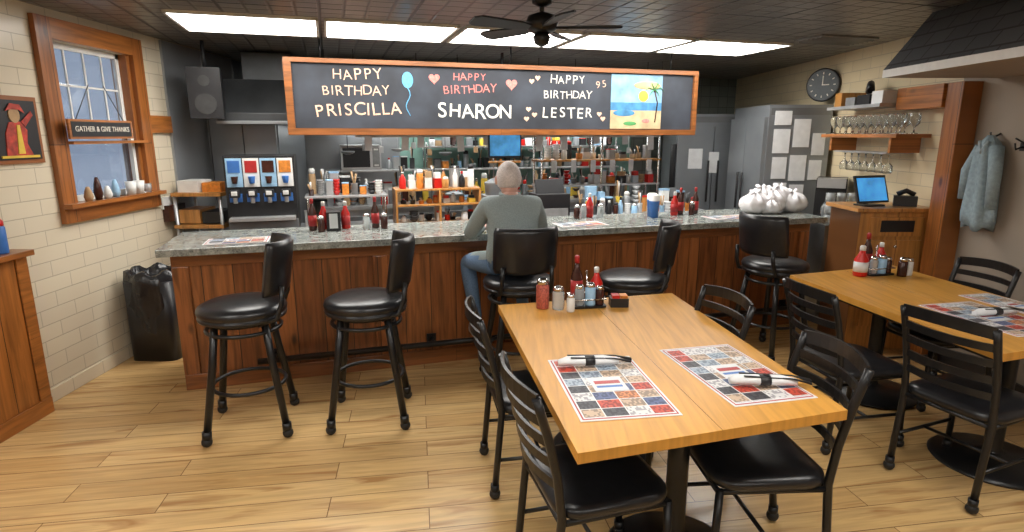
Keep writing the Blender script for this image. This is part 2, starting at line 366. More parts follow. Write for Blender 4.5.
# ------------------------------------------------------------------ counter
b=B()
b.span((.03,.14,0),(5.12,.66,.95),pine)
b.span((.02,.12,0),(5.13,.14,.11),pineh); b.span((.02,.12,.86),(5.13,.14,.95),pineh)
for x in(.02,1.3,2.6,3.9,5.03): b.span((x,.118,.11),(x+.1,.14,.86),pine)
b.prism([(-.03,0),(5.2,0),(5.2,.74),(-.03,.74)],.95,1.0,granite)
b.go('bar_counter',K(0,0),KA,bevel=.005)
b=B(); b.tube([(.5,0,.2),(5.0,0,.2)],.022,blackmetal)
for x in(.6,1.7,2.8,3.9,4.9): b.tube([(x,.0,.2),(x,.112,.2)],.014,blackmetal); b.box((x,.11,.2),(.07,.008,.09),blackmetal)
b.go('foot_rail',K(0,.0),KA)
# ------------------------------------------------------------------ bar stools
def stool(x,y,ang):
    b=B()
    for sx in(-1,1):
        for sy in(-1,1):
            b.tube([(sx*.13,sy*.13,.67),(sx*.155,sy*.155,.45),(sx*.21,sy*.21,.06)],.021,blackmetal,10)
            b.sph((sx*.213,sy*.213,.03),.03,rubber,n=8); b.cyl((sx*.211,sy*.211,.04),(sx*.209,sy*.209,.09),.026,blackmetal)
    b.tube([(.2*math.cos(R(t)),.2*math.sin(R(t)),.28) for t in range(0,360,12)],.012,blackmetal,8,closed=True)
    b.tube([(.2*math.cos(R(t)),.2*math.sin(R(t)),.62) for t in range(0,360,12)],.012,blackmetal,8,closed=True)
    b.lathe([(.19,0),(.19,.015)],(0,0,.66),blackmetal)
    b.lathe([(.21,.675),(.235,.685),(.24,.70),(.235,.705),(.225,.71),(.24,.72),(.243,.735),(.235,.755),(.2,.772),(.1,.78),(.001,.782)],(0,0,0),vinyl,36)
    arr=[(-.235*math.cos(R(t)),.225*math.sin(R(t))) for t in range(-58,59,8)]
    N=len(arr); vs=[]
    zs=[(.83,0),(.86,0),(1.0,-.02),(1.10,-.035),(1.13,-.04)]
    for zi,(z,ox) in enumerate(zs):
        th=.02 if zi in(0,len(zs)-1) else .036
        for (X,Y) in arr: vs.append((X+ox,Y,z))
        for (X,Y) in arr:
            l=math.hypot(X,Y); vs.append((X+ox+X/l*th,Y+Y/l*th,z))
    fs=[];nz=len(zs);st=2*N
    for i in range(nz-1):
        for k in range(N-1):
            fs.append((i*st+k,i*st+k+1,(i+1)*st+k+1,(i+1)*st+k))
            fs.append((i*st+N+k,(i+1)*st+N+k,(i+1)*st+N+k+1,i*st+N+k+1))
        for k in(0,N-1): fs.append((i*st+k,(i+1)*st+k,(i+1)*st+N+k,i*st+N+k))
    for k in range(N-1):
        fs.append((k,N+k,N+k+1,k+1)); e=(nz-1)*st; fs.append((e+k,e+k+1,e+N+k+1,e+N+k))
    b.add(vs,fs,vinyl,True)
    for sy in(-1,1): b.tube([(-.1,sy*.17,.67),(-.2,sy*.17,.70),(-.232,sy*.165,.78),(-.24,sy*.16,.88)],.014,blackmetal,8)
    return b.go('bar_stool',(x,y,0),R(ang))
stool(-1.55,3.26,195); stool(-.87,3.38,188); stool(.045,3.9,103); stool(.83,3.95,165); stool(2.02,4.43,28)
# ------------------------------------------------------------------ chairs
def chair(x,y,ang):
    b=B()
    def px(z):
        P=[(0.04,-.24),(.44,-.205),(.6,-.225),(.75,-.26),(.9,-.305)]
        for (z0,x0),(z1,x1) in zip(P,P[1:]):
            if z<=z1: return x0+(x1-x0)*(z-z0)/(z1-z0)
        return -.305
    for s in(-1,1):
        b.tube([(px(z),s*(.2 if z<.5 else .2+.01*(z-.5)),z) for z in(.05,.25,.44,.52,.6,.68,.75,.83,.89)],.016,blackmetal,10)
        b.tube([(.2,s*.19,.43),(.215,s*.2,.05)],.015,blackmetal,10)
        for q in((px(.04),s*.2),(.216,s*.2)):
            b.sph((q[0],q[1],.027),.027,rubber,n=8); b.cyl((q[0],q[1],.03),(q[0],q[1],.075),.021,blackmetal)
        b.tube([(px(.2),s*.2,.2),(.21,s*.197,.2)],.009,blackmetal,8)
        b.tube([(px(.42),s*.2,.42),(.205,s*.19,.42)],.011,blackmetal,8)
    b.tube([(-.01,-.2,.2),(-.01,.2,.2)],.009,blackmetal,8)
    b.tube([(.205,-.19,.42),(.205,.19,.42)],.011,blackmetal,8); b.tube([(px(.42),-.2,.42),(px(.42),.2,.42)],.011,blackmetal,8)
    for z,h in((.57,.034),(.65,.034),(.73,.034),(.805,.034),(.875,.055)):
        pts=[]
        for i in range(11):
            t=i/10*2-1; pts.append((px(z)-.045*(1-t*t),t*.203,z+(.012*(1-t*t) if z>.85 else 0)))
        b.ribbon(pts,h,.012,blackmetal)
    out=rrect(.42,.42,.09,6,0.0,0)
    n=len(out); vs=[];lay=[(.97,.425),(1.03,.435),(1.05,.45),(1.03,.468),(.9,.48),(.5,.486),(.05,.487)]
    for k,z in lay: vs+=[(x*k,y*k,z) for x,y in out]
    b.add(vs,[(i*n+k,i*n+(k+1)%n,(i+1)*n+(k+1)%n,(i+1)*n+k) for i in range(len(lay)-1) for k in range(n)]+[tuple(range(n))[::-1],tuple(range((len(lay)-1)*n,len(lay)*n))],vinyl,True)
    return b.go('dining_chair',(x,y,0),R(ang))
chair(.31,2.0,16); chair(.12,2.76,10); chair(.82,2.86,195); chair(.95,2.14,184)
chair(1.91,3.16,10); chair(2.26,2.68,22); chair(2.76,3.66,188)
# ------------------------------------------------------------------ tables
def table(name,c,topmat,peds):
    b=B(); b.prism(c,.722,.76,topmat)
    cx=sum(p[0] for p in c)/4; cy=sum(p[1] for p in c)/4
    b.prism([(cx+(x-cx)*.93,cy+(y-cy)*.95) for x,y in c],.70,.722,blk)
    for x,y in peds:
        b.lathe([(.27,0.0),(.28,.012),(.26,.03),(.1,.055),(.05,.07),(.042,.09),(.042,.66),(.06,.68),(.06,.70)],(x,y,0),blackmetal,32)
        b.box((x,y,.69),(.5,.06,.02),blackmetal); b.box((x,y,.69),(.06,.5,.02),blackmetal)
    ax,ay=(c[0][0]+c[1][0])/2,(c[0][1]+c[1][1])/2; bx,by=(c[2][0]+c[3][0])/2,(c[2][1]+c[3][1])/2
    b.tube([(ax,ay,.7590),(bx,by,.7590)],.0016,brown,6)
    return b.go(name,bevel=.006)
table('dining_table',[(.199,1.62),(1.177,1.909),(.976,3.479),(-.079,3.219)],oaky,[(.66,2.12),(.5,2.98)])
table('dining_table',[(2.16,2.45),(3.02,2.72),(2.82,4.27),(1.915,3.954)],oaky,[(2.55,2.85),(2.42,3.72)])
def placemat(x,y,z,w,d,rz):
    b=B(); b.box((0,0,.001),(w,d,.002),paper); b.box((0,0,.0022),(w*.95,d*.965,.001),redd); b.box((0,0,.0028),(w*.92,d*.945,.001),paper); b.box((0,0,.0034),(w*.89,d*.92,.001),matpic)
    b.box((0,d*.0,.0042),(w*.36,d*.22,.001),paper); b.box((0,d*.03,.005),(w*.28,d*.05,.0008),redd); b.box((0,-d*.04,.005),(w*.28,d*.03,.0008),blue)
    b.go('placemat',(x,y,z),rz)
T=.7605
placemat(.37,2.12,T,.36,.56,R(8)); placemat(.89,2.25,T,.34,.58,R(13))
placemat(2.53,2.98,T,.36,.55,R(12)); placemat(2.84,3.2,T,.22,.5,R(12))
def roll(x,y,z,rz):
    b=B(); b.tube([(-.14,0,.02),(-.1,0,.026),(.05,0,.026),(.11,0,.02)],[.016,.026,.026,.018],paper,12,flat=.75)
    b.tube([(-.03,0,.026),(.01,0,.026)],.028,blk,12,flat=.75)
    b.tube([(-.1,.016,.045),(.1,.02,.037),(.17,.014,.02)],[.006,.006,.015],blk,8,flat=.4)
    b.tube([(-.09,-.014,.045),(.09,-.014,.037),(.16,-.01,.02)],[.006,.006,.012],blk,8,flat=.4)
    b.go('cutlery_roll',(x,y,z),rz)
roll(.33,2.3,T+.004,R(5)); roll(.97,2.1,T+.004,R(-3)); roll(2.57,3.0,T+.004,R(10))
def caddy(x,y,z,rz,big=True):
    e=empty('condiment_caddy',(x,y,z),rz)
    b=B(); b.prism(rrect(.2,.16,.02),0.001,.012,blackmetal)
    b.tube([(px*.095,py*.075,.05) for px,py in((1,1),(-1,1),(-1,-1),(1,-1))],.004,chrome,6,closed=True)
    b.tube([(0,0,.01),(0,0,.2)],.004,chrome,6)
    b.go('tray',parent=e)
    b=B(); bottle(b,-.05,.03,.012,.27,.034,brown,redd,redd); bottle(b,.065,.03,.012,.2,.036,red,white,redd); b.go('bottles',parent=e)
    b=B(); jar(b,-.05,-.04,.012,.12,.027,glassm,chrome); jar(b,.01,-.045,.012,.13,.03,ltblue,chrome); jar(b,.065,-.04,.012,.11,.025,brown,chrome); b.go('shakers',parent=e)
caddy(.42,3.22,T,R(8)); caddy(2.52,4.0,T,R(12))
b=B(); jar(b,0,0,0,.17,.036,mat('ribbed_red',(.4,.09,.06),.4,0,.5,90),chrome); jar(b,.085,-.02,0,.13,.034,glassm,chrome); jar(b,.15,-.07,0,.1,.022,white,chrome); b.go('sugar_and_salt_shakers',(.17,3.16,T))
b=B(); b.box((0,0,.025),(.1,.08,.05),blk); b.box((-.02,0,.055),(.04,.06,.02),red); b.box((.025,0,.055),(.04,.06,.02),orange); b.go('jam_packet_tray',(.60,3.2,T+.001))
b=B(); jar(b,0,0,0,.13,.03,brown,chrome); jar(b,.06,.03,0,.12,.028,white,chrome); b.go('sugar_and_salt_shakers',(2.66,3.92,T))
b=B(); bottle(b,0,0,0,.21,.045,red,white,paper); b.go('ketchup_bottle',(2.38,3.93,T))
def cset(a,bb,items,name):
    b=B()
    for t,x,y in items:
        if t=='k': bottle(b,x,y,0,.21,.033,red,white,redd)
        if t=='s': bottle(b,x,y,0,.24,.03,brown,redd,redd)
        if t=='j': jar(b,x,y,0,.12,.028,glassm,chrome)
        if t=='n': b.box((x,y,.07),(.1,.13,.14),blk); b.box((x,y-.002,.075),(.06,.135,.11),paper)
        if t=='p': jar(b,x,y,0,.12,.026,brown,chrome)
        if t=='c': b.lathe([(.035,0),(.045,.14),(.046,.145)],(x,y,0),blue,16); b.lathe([(.046,.145),(.046,.19),(.03,.2)],(x,y,0),white,16)
    b.go(name,K(a,bb,1.001),KA)
cset(.90,.5,[('s',0,0.03),('n',.15,.02),('k',.08,.08),('p',.06,-.06),('k',.24,.06)],'condiment_group')
cset(1.36,.5,[('s',0,0.03),('j',-.07,-.03),('p',.06,-.03)],'condiment_group')
cset(3.05,.55,[('p',0,0),('j',.07,.02),('k',.14,.05),('j',.22,0)],'condiment_group')
cset(3.72,.42,[('c',0,0),('c',.04,.11)],'takeaway_cups')
cset(3.97,.5,[('k',0,0),('s',.08,.03),('p',.16,-.03),('s',.24,.04)],'condiment_group')
def cm(a,bb,r=0): 
    x,y,z=K(a,bb,1.0005); placemat(x,y,z,.40,.24,KA+r)
cm(.42,.22);cm(2.95,.24);cm(4.35,.24)
# white plastic bags - soft pillowy bags with gathered tied tops
b=B(); bagw=mat('white_bag',(.84,.82,.84),.25,0,.04,14,.45)
for (x,y,z,r) in((0,0,.085,.12),(.2,.02,.10,.135),(.4,-.02,.085,.12),(.11,-.07,.06,.09),(.3,.05,.15,.10),(.1,.05,.15,.095)):
    n=44;N2=18;vs=[];ph=random.random()*6
    for i in range(N2+1):
        t=math.pi*(i/N2-.5); top=max(0,math.sin(t))
        for k in range(n):
            a=2*math.pi*k/n; fold=.03+.10*top
            rr=r*(1+fold*math.sin(8*a+ph)+.04*math.sin(13*a+ph+4*t)+.05*math.sin(3*a+2*t+ph))
            vs.append((x+rr*math.cos(t)*math.cos(a)*1.15,y+rr*math.cos(t)*math.sin(a),max(.002,z+rr*math.sin(t)*.75)))
    b.add(vs,[(i*n+k,i*n+(k+1)%n,(i+1)*n+(k+1)%n,(i+1)*n+k) for i in range(N2) for k in range(n)],bagw,True)
    b.tube([(x,y,z+r*.7),(x+.01,y,z+r*.85),(x+.03,y-.01,z+r*1.05)],[.02,.012,.03],bagw,10,flat=.5)
    b.tube([(x,y,z+r*.72),(x-.02,y,z+r*.9),(x-.05,y-.01,z+r*1.0)],[.018,.01,.028],bagw,10,flat=.5)
b.go('plastic_bag_pile',K(4.76,.42,1.0),KA)
# ------------------------------------------------------------------ hanging chalkboard sign
sg=empty('hanging_chalkboard_sign',K(.73,1.42,1.70),KA)
W,H=4.0,.64
b=B(); b.span((.05,0,.04),(W-.04,.03,H-.03),board); b.go('board',parent=sg)
b=B(); b.span((0,-.03,H-.038),(W,.05,H),pineh); b.span((0,-.03,0),(W,.05,.055),pineh); b.span((0,-.03,.055),(.06,.05,H-.038),pineh); b.span((W-.045,-.03,.055),(W,.05,H-.038),pineh); b.go('frame',parent=sg,bevel=.004)
b=B()
for x in(.3,2,3.7): b.tube([(x,.02,H),(x,.02,CH-1.7)],.008,blackmetal,6)
b.go('hangers',parent=sg)
def txt(s,x,z,size,m,bold=0,rot=0,sp=1.0):
    for_w=size*.66*sp; n_=len(s); random.seed(len(s)*7+int(size*1000))
    wd={'I':.45,'L':.85,'M':1.2,'N':1.05,'O':1.05,' ':.5}
    ws=[wd.get(ch_,1)*for_w for ch_ in s]; tot=sum(ws); cur=-tot/2
    for i,chh in enumerate(s):
        off=cur+ws[i]/2; cur+=ws[i]
        if chh==' ': continue
        t=bpy.data.curves.new('chalk_text','FONT'); t.body=chh; t.size=size*random.uniform(.92,1.08); t.align_x='CENTER'; t.align_y='CENTER'; t.extrude=.0008; t.offset=bold
        o=bpy.data.objects.new('chalk_letter',t); S.collection.objects.link(o); o.parent=sg; o.location=(x+off,-.0015,z-off*rot*1.0+random.uniform(-.05,.05)*size); o.rotation_euler=(R(90),rot+random.uniform(-.09,.09),0); t.materials.append(m)
Z=lambda f:H*(1-f)
txt('HAPPY',.60,Z(.20),.13,chalkp,-.001,-.04); txt('BIRTHDAY',.58,Z(.41),.12,chalkp,-.001,-.03); txt('PRISCILLA',.59,Z(.66),.15,chalkp,.0,-.04)
txt('HAPPY',1.60,Z(.19),.095,chalkr,-.001); txt('BIRTHDAY',1.60,Z(.36),.105,chalkr,-.001,-.05); txt('SHARON',1.64,Z(.66),.18,chalk,.001,.02)
txt('HAPPY',2.57,Z(.19),.11,chalk,-.001); txt('BIRTHDAY',2.57,Z(.41),.105,chalk,-.001,0); txt('LESTER',2.57,Z(.67),.14,chalk,.0)
txt('95',2.92,Z(.24),.10,chalkp,-.001,-.1)
txt('Live Love Eat',1.75,Z(.96),.045,blk,0)
b=B()
def heart(cx,cz,s,m_):
    o=[]
    for i in range(24):
        t=2*math.pi*i/24; o.append((cx+s*16*math.sin(t)**3/16,-(0),cz+s*(13*math.cos(t)-5*math.cos(2*t)-2*math.cos(3*t)-math.cos(4*t))/16))
    vs=[(x,-.002,z) for x,_,z in o]+[(x,0,z) for x,_,z in o]; n=24
    b.add(vs,[tuple(range(n)),tuple(range(n,2*n))]+[(i,(i+1)%n,n+(i+1)%n,n+i) for i in range(n)],m_)
heart(1.27,Z(.22),.05,chalkr); heart(2.0,Z(.27),.055,chalkr)
for hx,hz in((2.20,.22),(2.26,.17),(2.17,.62),(2.23,.70),(2.15,.76),(2.91,.68),(2.95,.75)): heart(hx,Z(hz),.026,chalkp)
b.go('chalk_hearts',parent=sg)
b=B(); b.sph((1.03,-.001,Z(.25)),.05,chalkb,(1,.05,1.4)); b.tube([(1.03+.02*math.sin(i*.9),-.002,Z(.36)-i*.03) for i in range(9)],.004,chalkb,6); b.go('chalk_balloon',parent=sg)
b=B(); x0,x1=3.03,3.6; yy=-.004
sky=mat('paint_sky',(.20,.36,.5),.6,0,.35,6); sea=mat('paint_sea',(.05,.20,.38),.6,0,.3,12); sand=mat('paint_sand',(.5,.38,.22),.6,0,.25,8); cloud=mat('paint_cloud',(.55,.4,.2),.6,0,.4,8)
b.span((x0,yy,Z(.5)),(x1,0,Z(.08)),sky); b.span((x0,yy,Z(.62)),(x1,0,Z(.5)),sea); b.span((x0,yy,Z(.9)),(x1,0,Z(.62)),sand)
b.sph((x0+.36,yy,Z(.40)),.055,yellow,(1,.06,1)); b.sph((x0+.4,yy,Z(.24)),.05,cloud,(3,.05,.8)); b.sph((x0+.15,yy,Z(.66)),.04,sea,(3,.05,.8))
b.sph((x0+.22,yy,Z(.82)),.03,green,(2.5,.05,.7)); b.sph((x0+.4,yy,Z(.78)),.03,chalkr,(1.5,.05,.7))
b.tube([(x0+.5,yy,Z(.8)),(x0+.52,yy,Z(.5)),(x0+.48,yy,Z(.3))],.012,brown,6,flat=.4)
for k in range(6):
    a=k*1.05; b.tube([(x0+.48,yy,Z(.3)),(x0+.48+.07*math.cos(a),yy,Z(.3)+.05*math.sin(a)+.02),(x0+.48+.11*math.cos(a),yy,Z(.3)+.05*math.sin(a)-.02)],[.016,.014,.002],green,6,flat=.3)
b.go('beach_painting',parent=sg)
# ------------------------------------------------------------------ ceiling fan
b=B(); b.lathe([(.06,0),(.06,-.03),(.02,-.05)],(0,0,0),blackmetal); b.cyl((0,0,0),(0,0,-.1),.014,blackmetal)
b.lathe([(.03,-.08),(.085,-.1),(.1,-.14),(.085,-.18),(.05,-.2)],(0,0,0),blackmetal,28); b.lathe([(.04,-.2),(.055,-.22),(.04,-.26),(.005,-.275)],(0,0,0),blk,20)
for k in range(5):
    a=R(-4+72*k); c,s_=math.cos(a),math.sin(a)
    P=lambda r,w,z:(c*r-s_*w,s_*r+c*w,z)
    out=[(.08,-.02),(.16,-.045),(.44,-.06),(.48,-.035),(.48,.035),(.44,.06),(.16,.045),(.08,.02)]
    vs=[P(r,w,-.16+w*.25) for r,w in out]+[P(r,w,-.17+w*.25) for r,w in out]; n=8
    b.add(vs,[tuple(range(n)),tuple(range(n,2*n))[::-1]]+[(i,(i+1)%n,n+(i+1)%n,n+i) for i in range(n)],blk)
b.go('ceiling_fan',(.18,3.8,CH))
b=B(); b.span((-.3,-.15,-.015),(.3,.15,0),greyp)
for i in range(6): b.box((0,-.12+i*.048,-.02),(.54,.008,.02),steeld,(R(30),0,0))
b.go('ceiling_vent',(2.75,5.3,CH),KA)
# ------------------------------------------------------------------ right side
b=B()
y0,y1=-1.0,4.2
vs=[]
for y in(y0,y1): vs+=[(2.52,y,2.08),(2.52,y,2.13),(2.8,y,CH-.002),(XR-.001,y,CH-.002),(XR-.001,y,2.08)]
b.add(vs,[(0,1,2,3,4)[::-1],(5,6,7,8,9),(1,6,7,2),(2,7,8,3)],shingle); b.add(vs,[(0,5,6,1)],white); b.add(vs,[(0,4,9,5)],wallg)
b.go('shingled_awning')
b=B(); b.span((XR-.14,4.3,0),(XR-.002,4.46,2.07),pinel); b.span((XR-.16,4.47,1.9),(XR-.002,5.0,2.07),pinew); b.go('wood_post',bevel=.004)
b=B(); b.span((2.7,4.55,0),(3.15,4.98,1.12),pinef); b.span((2.66,4.52,1.12),(3.28,5.0,1.15),pinef); b.span((3.15,4.55,0),(3.27,4.98,1.12),pinef)
b.span((2.78,4.535,.93),(3.2,4.55,1.08),pinef); b.span((2.78,4.535,.2),(3.2,4.55,.9),pinef); b.sph((2.99,4.53,.85),.015,chrome); b.span((2.86,4.53,.965),(3.12,4.536,1.055),blk)
b.go('host_station_cabinet',bevel=.004)
scr=mat('screen_blue',(.05,.28,.62),.3,0,.35,8,0,.9)
b=B(); b.prism(rrect(.2,.15,.03),0,.012,blk); b.tube([(0,.03,.012),(0,.05,.08),(0,.02,.13)],.018,blk,10); b.box((0,0,.13),(.32,.014,.22),blk,(R(-18),0,0)); b.box((0,-.009,.13),(.285,.004,.185),scr,(R(-18),0,0))
b.go('tablet_on_stand',(2.86,4.72,1.15),R(18))
b=B(); b.box((0,0,.04),(.16,.1,.08),blk); b.tube([(-.06,0,.09),(0,0,.12),(.06,0,.09)],.02,blk,8); b.go('desk_telephone',(3.13,4.7,1.15),R(-30))
b=B(); b.span((3.02,4.75,1.68),(XR-.002,5.9,1.71),pinew)
for y in(4.85,5.75): b.box((3.16,y,1.62),(.24,.03,.12),pinew)
b.go('wall_shelf')
b=B()
for i in range(10):
    for j in range(2):
        x=3.09+j*.11; y=4.82+i*.11; b.lathe([(.028,0),(.03,.005),(.006,.01),(.006,.05),(.035,.08),(.04,.13),(.034,.16)],(x,y,1.711),glassc,14)
b.go('stemware_row')
b=B()
b.span((3.05,4.9,1.55),(XR-.02,5.7,1.56),steel)
for i in range(7):
    y=4.96+i*.11; b.lathe([(.032,-.0),(.006,-.01),(.006,-.07),(.035,-.1),(.038,-.14),(.03,-.16)],(3.12,y,1.549),glassc,14)
b.go('hanging_stemware_rack')
b=B(); 
for i,(w,h,m_) in enumerate(((.2,.1,paper),(.25,.08,blk),(.2,.07,greyp),(.15,.12,pinef))): b.box((3.15,5.1+i*.2,1.96+h/2),(.22,w*.75,h),m_)
b.span((3.02,5.02,1.93),(XR-.002,5.85,1.958),steel); b.tube([(3.1,5.3,2.08),(3.15,5.4,2.14),(3.2,5.5,2.08)],.03,blk,8); b.go('storage_boxes_shelf')
b=B(); b.lathe([(.15,0),(.165,.02),(.165,.04),(.15,.045)],(0,0,0),blk,40); b.lathe([(.145,.0455),(.145,.047)],(0,0,0),mat('clock_face',(.03,.04,.045),.5),40)
for k in range(12):
    a=k*math.pi/6; b.box((.115*math.sin(a),.115*math.cos(a),.05),(.01,.022,.003),chalk,(0,0,-a))
b.box((.0,.045,.053),(.008,.09,.003),chalk); b.box((.03,.0,.055),(.07,.01,.003),chalk)
b.go('wall_clock',(3.2,6.3,2.2),rot=(R(90),0,R(-48)))
b=B(); b.cyl((3.225,6.33,2.2),(XR,6.42,2.2),.03,blk); b.go('clock_bracket')
b=B(); n=30; cloth=mat('jacket_cloth',(.26,.34,.38),.8,0,.15,40,.2); vs=[];zs=[.02,-.03,-.09,-.2,-.32,-.45,-.54,-.60]; ws=[.02,.06,.09,.10,.11,.125,.13,.12]
for j,(z,w) in enumerate(zip(zs,ws)):
    for k in range(n):
        a=2*math.pi*k/n; f=1+.2*math.sin(6*a+z*2)*min(1,j/2); vs.append((-.06+(.045+w*.12)*math.cos(a)*f*(.4 if j==0 else 1),w*math.sin(a)*f,z+(.03*math.sin(3*a) if j>5 else 0)))
b.add(vs,[(i*n+k,i*n+(k+1)%n,(i+1)*n+(k+1)%n,(i+1)*n+k) for i in range(7) for k in range(n)]+[tuple(range(n)),tuple(range(7*n,8*n))],cloth,True)
b.tube([(-.06,-.06,-.06),(-.09,-.12,-.22),(-.09,-.13,-.46)],[.045,.04,.032],cloth,12); b.tube([(-.06,.06,-.06),(-.09,.12,-.22),(-.09,.125,-.42)],[.045,.04,.032],cloth,12)
b.tube([(-.1,-.04,-.02),(-.115,0,-.09),(-.1,.04,-.02)],[.012,.014,.012],mat('collar_cloth',(.32,.40,.44),.8),8)
b.tube([(0,0,.03),(-.06,0,.0),(-.07,0,.04)],.007,blackmetal,6); b.go('hanging_jacket',(XR-.002,4.08,1.68))
b=B(); b.box((-.004,0,0),(.008,.04,.06),blackmetal); b.tube([(0,0,0),(-.05,0,-.02),(-.06,0,.02)],.006,blackmetal,6); b.tube([(0,0,.02),(-.06,0,.05)],.006,blackmetal,6); b.go('coat_hook',(XR-.001,3.88,1.63))
def fridge(name,x0,x1,y0,y1,h,papers,doorside,M=steelf):
    b=B(); b.span((x0,y0,.08),(x1,y1,h),M); b.span((x0+.03,y0+.03,0),(x1-.03,y1-.03,.08),blk)
    if doorside=='x':
        ym=(y0+y1)/2
        for a,c in((y0+.01,ym-.005),(ym+.005,y1-.01)): b.span((x0-.04,a,.15),(x0,c,h-.12),M)
        for yy in(ym-.06,ym+.06): b.cyl((x0-.07,yy,.9),(x0-.07,yy,1.3),.012,blk)
    else:
        xm=(x0+x1)/2
        for a,c in((x0+.01,xm-.005),(xm+.005,x1-.01)): b.span((a,y0-.04,.15),(c,y0,h-.15),M)
        for xx in(xm-.06,xm+.06): b.cyl((xx,y0-.07,.9),(xx,y0-.07,1.4),.012,blk)
    b.span((x0+.02,y0-.002,h-.1),(x1-.02,y0,h-.03),steeld)
    for (x,z,w,hh) in papers: b.span((x,y0-.006 if doorside=='x' else y0-.044,z),(x+w,y0-.003 if doorside=='x' else y0-.041,z+hh),paper)
    b.go(name,bevel=.006)
fridge('refrigerator',2.6,3.24,6.15,7.1,2.0,[(2.66,1.52,.17,.24),(2.67,1.26,.15,.22),(2.86,1.58,.17,.28),(2.85,1.24,.17,.26),(2.66,1.8,.17,.14),(3.06,1.5,.13,.22),(2.7,1.02,.14,.2),(3.05,1.25,.13,.2),(2.87,1.02,.15,.18)],'x')
fridge('refrigerator',2.0,2.9,7.35,8.0,1.95,[(2.15,1.3,.17,.24),(2.4,1.25,.12,.25)],'y')
b=B(); b.span((2.84,5.3,0),(3.28,6.0,.9),steeld); b.go('steel_cabinet')
b=B(); b.box((0,0,.2),(.26,.3,.4),blk); b.box((0,-.17,.36),(.24,.1,.09),steel); b.box((0,-.17,.02),(.24,.12,.03),steel); b.lathe([(.05,0),(.07,.03),(.07,.1),(.045,.14)],(0,-.18,.035),glassm,16); b.tube([(.07,-.18,.06),(.11,-.18,.08),(.07,-.18,.14)],.008,blk,6)
b.go('coffee_maker',(3.1,5.75,.9),R(-30))
b=B()
for i in range(4):
    for j in range(3): b.lathe([(.03,0),(.04,.01),(.042,.09),(.038,.09)],(i*.1,0,j*.1),glassm,12); 
b.go('stacked_glass_tumblers',(2.89,5.36,.9),R(0))
# ------------------------------------------------------------------ kitchen
def kobj(b,name,a,bb,z=0,bev=.003): return b.go(name,K(a,bb,z),KA,bevel=bev)
b=B(); b.span((0.1,0,0),(4.9,.45,.86),steeld); b.span((.08,-.02,.86),(4.92,.47,.889),steel); kobj(b,'steel_prep_counter',.1,1.3)
b=B(); b.span((0,0,.1),(4.0,.7,.88),steel); b.span((0,-.03,.88),(4.0,.7,.92),steel)
for i in range(6): b.span((.05+i*.66,-.02,.2),(.65+i*.66,0,.8),steeld); b.cyl((.15+i*.66,-.05,.72),(.55+i*.66,-.05,.72),.012,chrome)
kobj(b,'cooking_range_line',.95,2.75)
b=B()
pr=[(0,0),(0,.12),(.25,.6),(.8,.6),(.8,0)]
vs=[(0,y,z) for y,z in pr]+[(3.9,y,z) for y,z in pr]; b.add(vs,[(0,1,2,3,4),(5,6,7,8,9)[::-1]]+[(i,(i+1)%5,5+(i+1)%5,5+i) for i in range(5)],steel)
b.box((1.95,.45,-.012),(3.5,.08,.02),lightk)
kobj(b,'exhaust_hood',1.0,2.65,1.78)
b=B(); b.span((0,0,0),(3.2,.01,.85),tealm); kobj(b,'teal_backsplash',1.9,3.47,.93)
b=B(); b.span((0,0,0),(1.2,.01,.85),steelw); kobj(b,'steel_backsplash',.7,3.47,.93)
b=B()
for z in(0,.27): b.span((0,0,z),(2.6,.28,z+.02),steel)
for x in(0.03,.87,1.72,2.56): 
    for y in(.03,.25): b.cyl((x,y,-.36),(x,y,.34),.011,chrome)
kobj(b,'steel_shelf_rack',2.15,3.12,1.28)
b=B(); b.box((0,0,.14),(.45,.36,.28),steel); b.box((-.05,-.182,.14),(.3,.006,.22),blk); b.box((.17,-.182,.14),(.08,.006,.22),greyp)
for z in(.05,.23): b.box((.17,-.186,z),(.05,.004,.02),white)
kobj(b,'microwave_oven',1.4,3.15,1.31)
b=B(); b.span((-.45,-.2,-.02),(.65,.2,0),steel)
for x in(-.43,.63): 
    for y in(-.18,.18): b.cyl((x,y,-.38),(x,y,-.02),.012,chrome)
kobj(b,'steel_over_shelf',1.45,3.15,1.305)
def clutter(name,a,bb,z,w,d,n,hmax,mats,seed=0,bot=.2):
    random.seed(seed); b=B()
    for i in range(n):
        x=w*(i+.5)/n+random.uniform(-.01,.01); y=random.uniform(0,d); m_=random.choice(mats); h=hmax*random.uniform(.45,1); r=min(.52*w/n,.09)*random.uniform(.75,1.05)
        k=random.random()
        if k<bot:
            (jar if k<bot/2 else bottle)(b,x,y,0,h,r*.75,m_,random.choice([white,blk,red,chrome]))
        elif k<.45:
            b.prism(rrect(r*1.9,r*1.7,r*.3,3,x,y),0,h*.7,m_); b.prism(rrect(r*2.0,r*1.8,r*.3,3,x,y),h*.7,h*.76,random.choice([white,red,blk,ltblue]))
        elif k<.6:
            b.box((x,y,h*.25),(r*1.9,r*1.7,h*.5),m_,(0,0,random.uniform(-.2,.2))); b.box((x,y,h*.66),(r*1.5,r*1.5,h*.3),random.choice(mats),(0,0,random.uniform(-.3,.3)))
        elif k<.8:
            nb=random.randint(3,6)
            for j in range(nb): b.lathe([(r*.5,0),(r,.03),(r*1.02,.035),(r*.9,.034)],(x,y,j*h*.8/nb),m_,14)
        else:
            b.lathe([(r*.7,0),(r*.75,h*.5),(r*.8,h*.52),(r*.6,h*.5)],(x,y,0),m_,14)
            for q in range(4): b.tube([(x,y,h*.3),(x+random.uniform(-r,r)*.8,y+random.uniform(-r,r)*.5,h*random.uniform(.9,1.15))],[.004,.009],random.choice([steel,blk,card]),6)
    return kobj(b,name,a,bb,z,0)
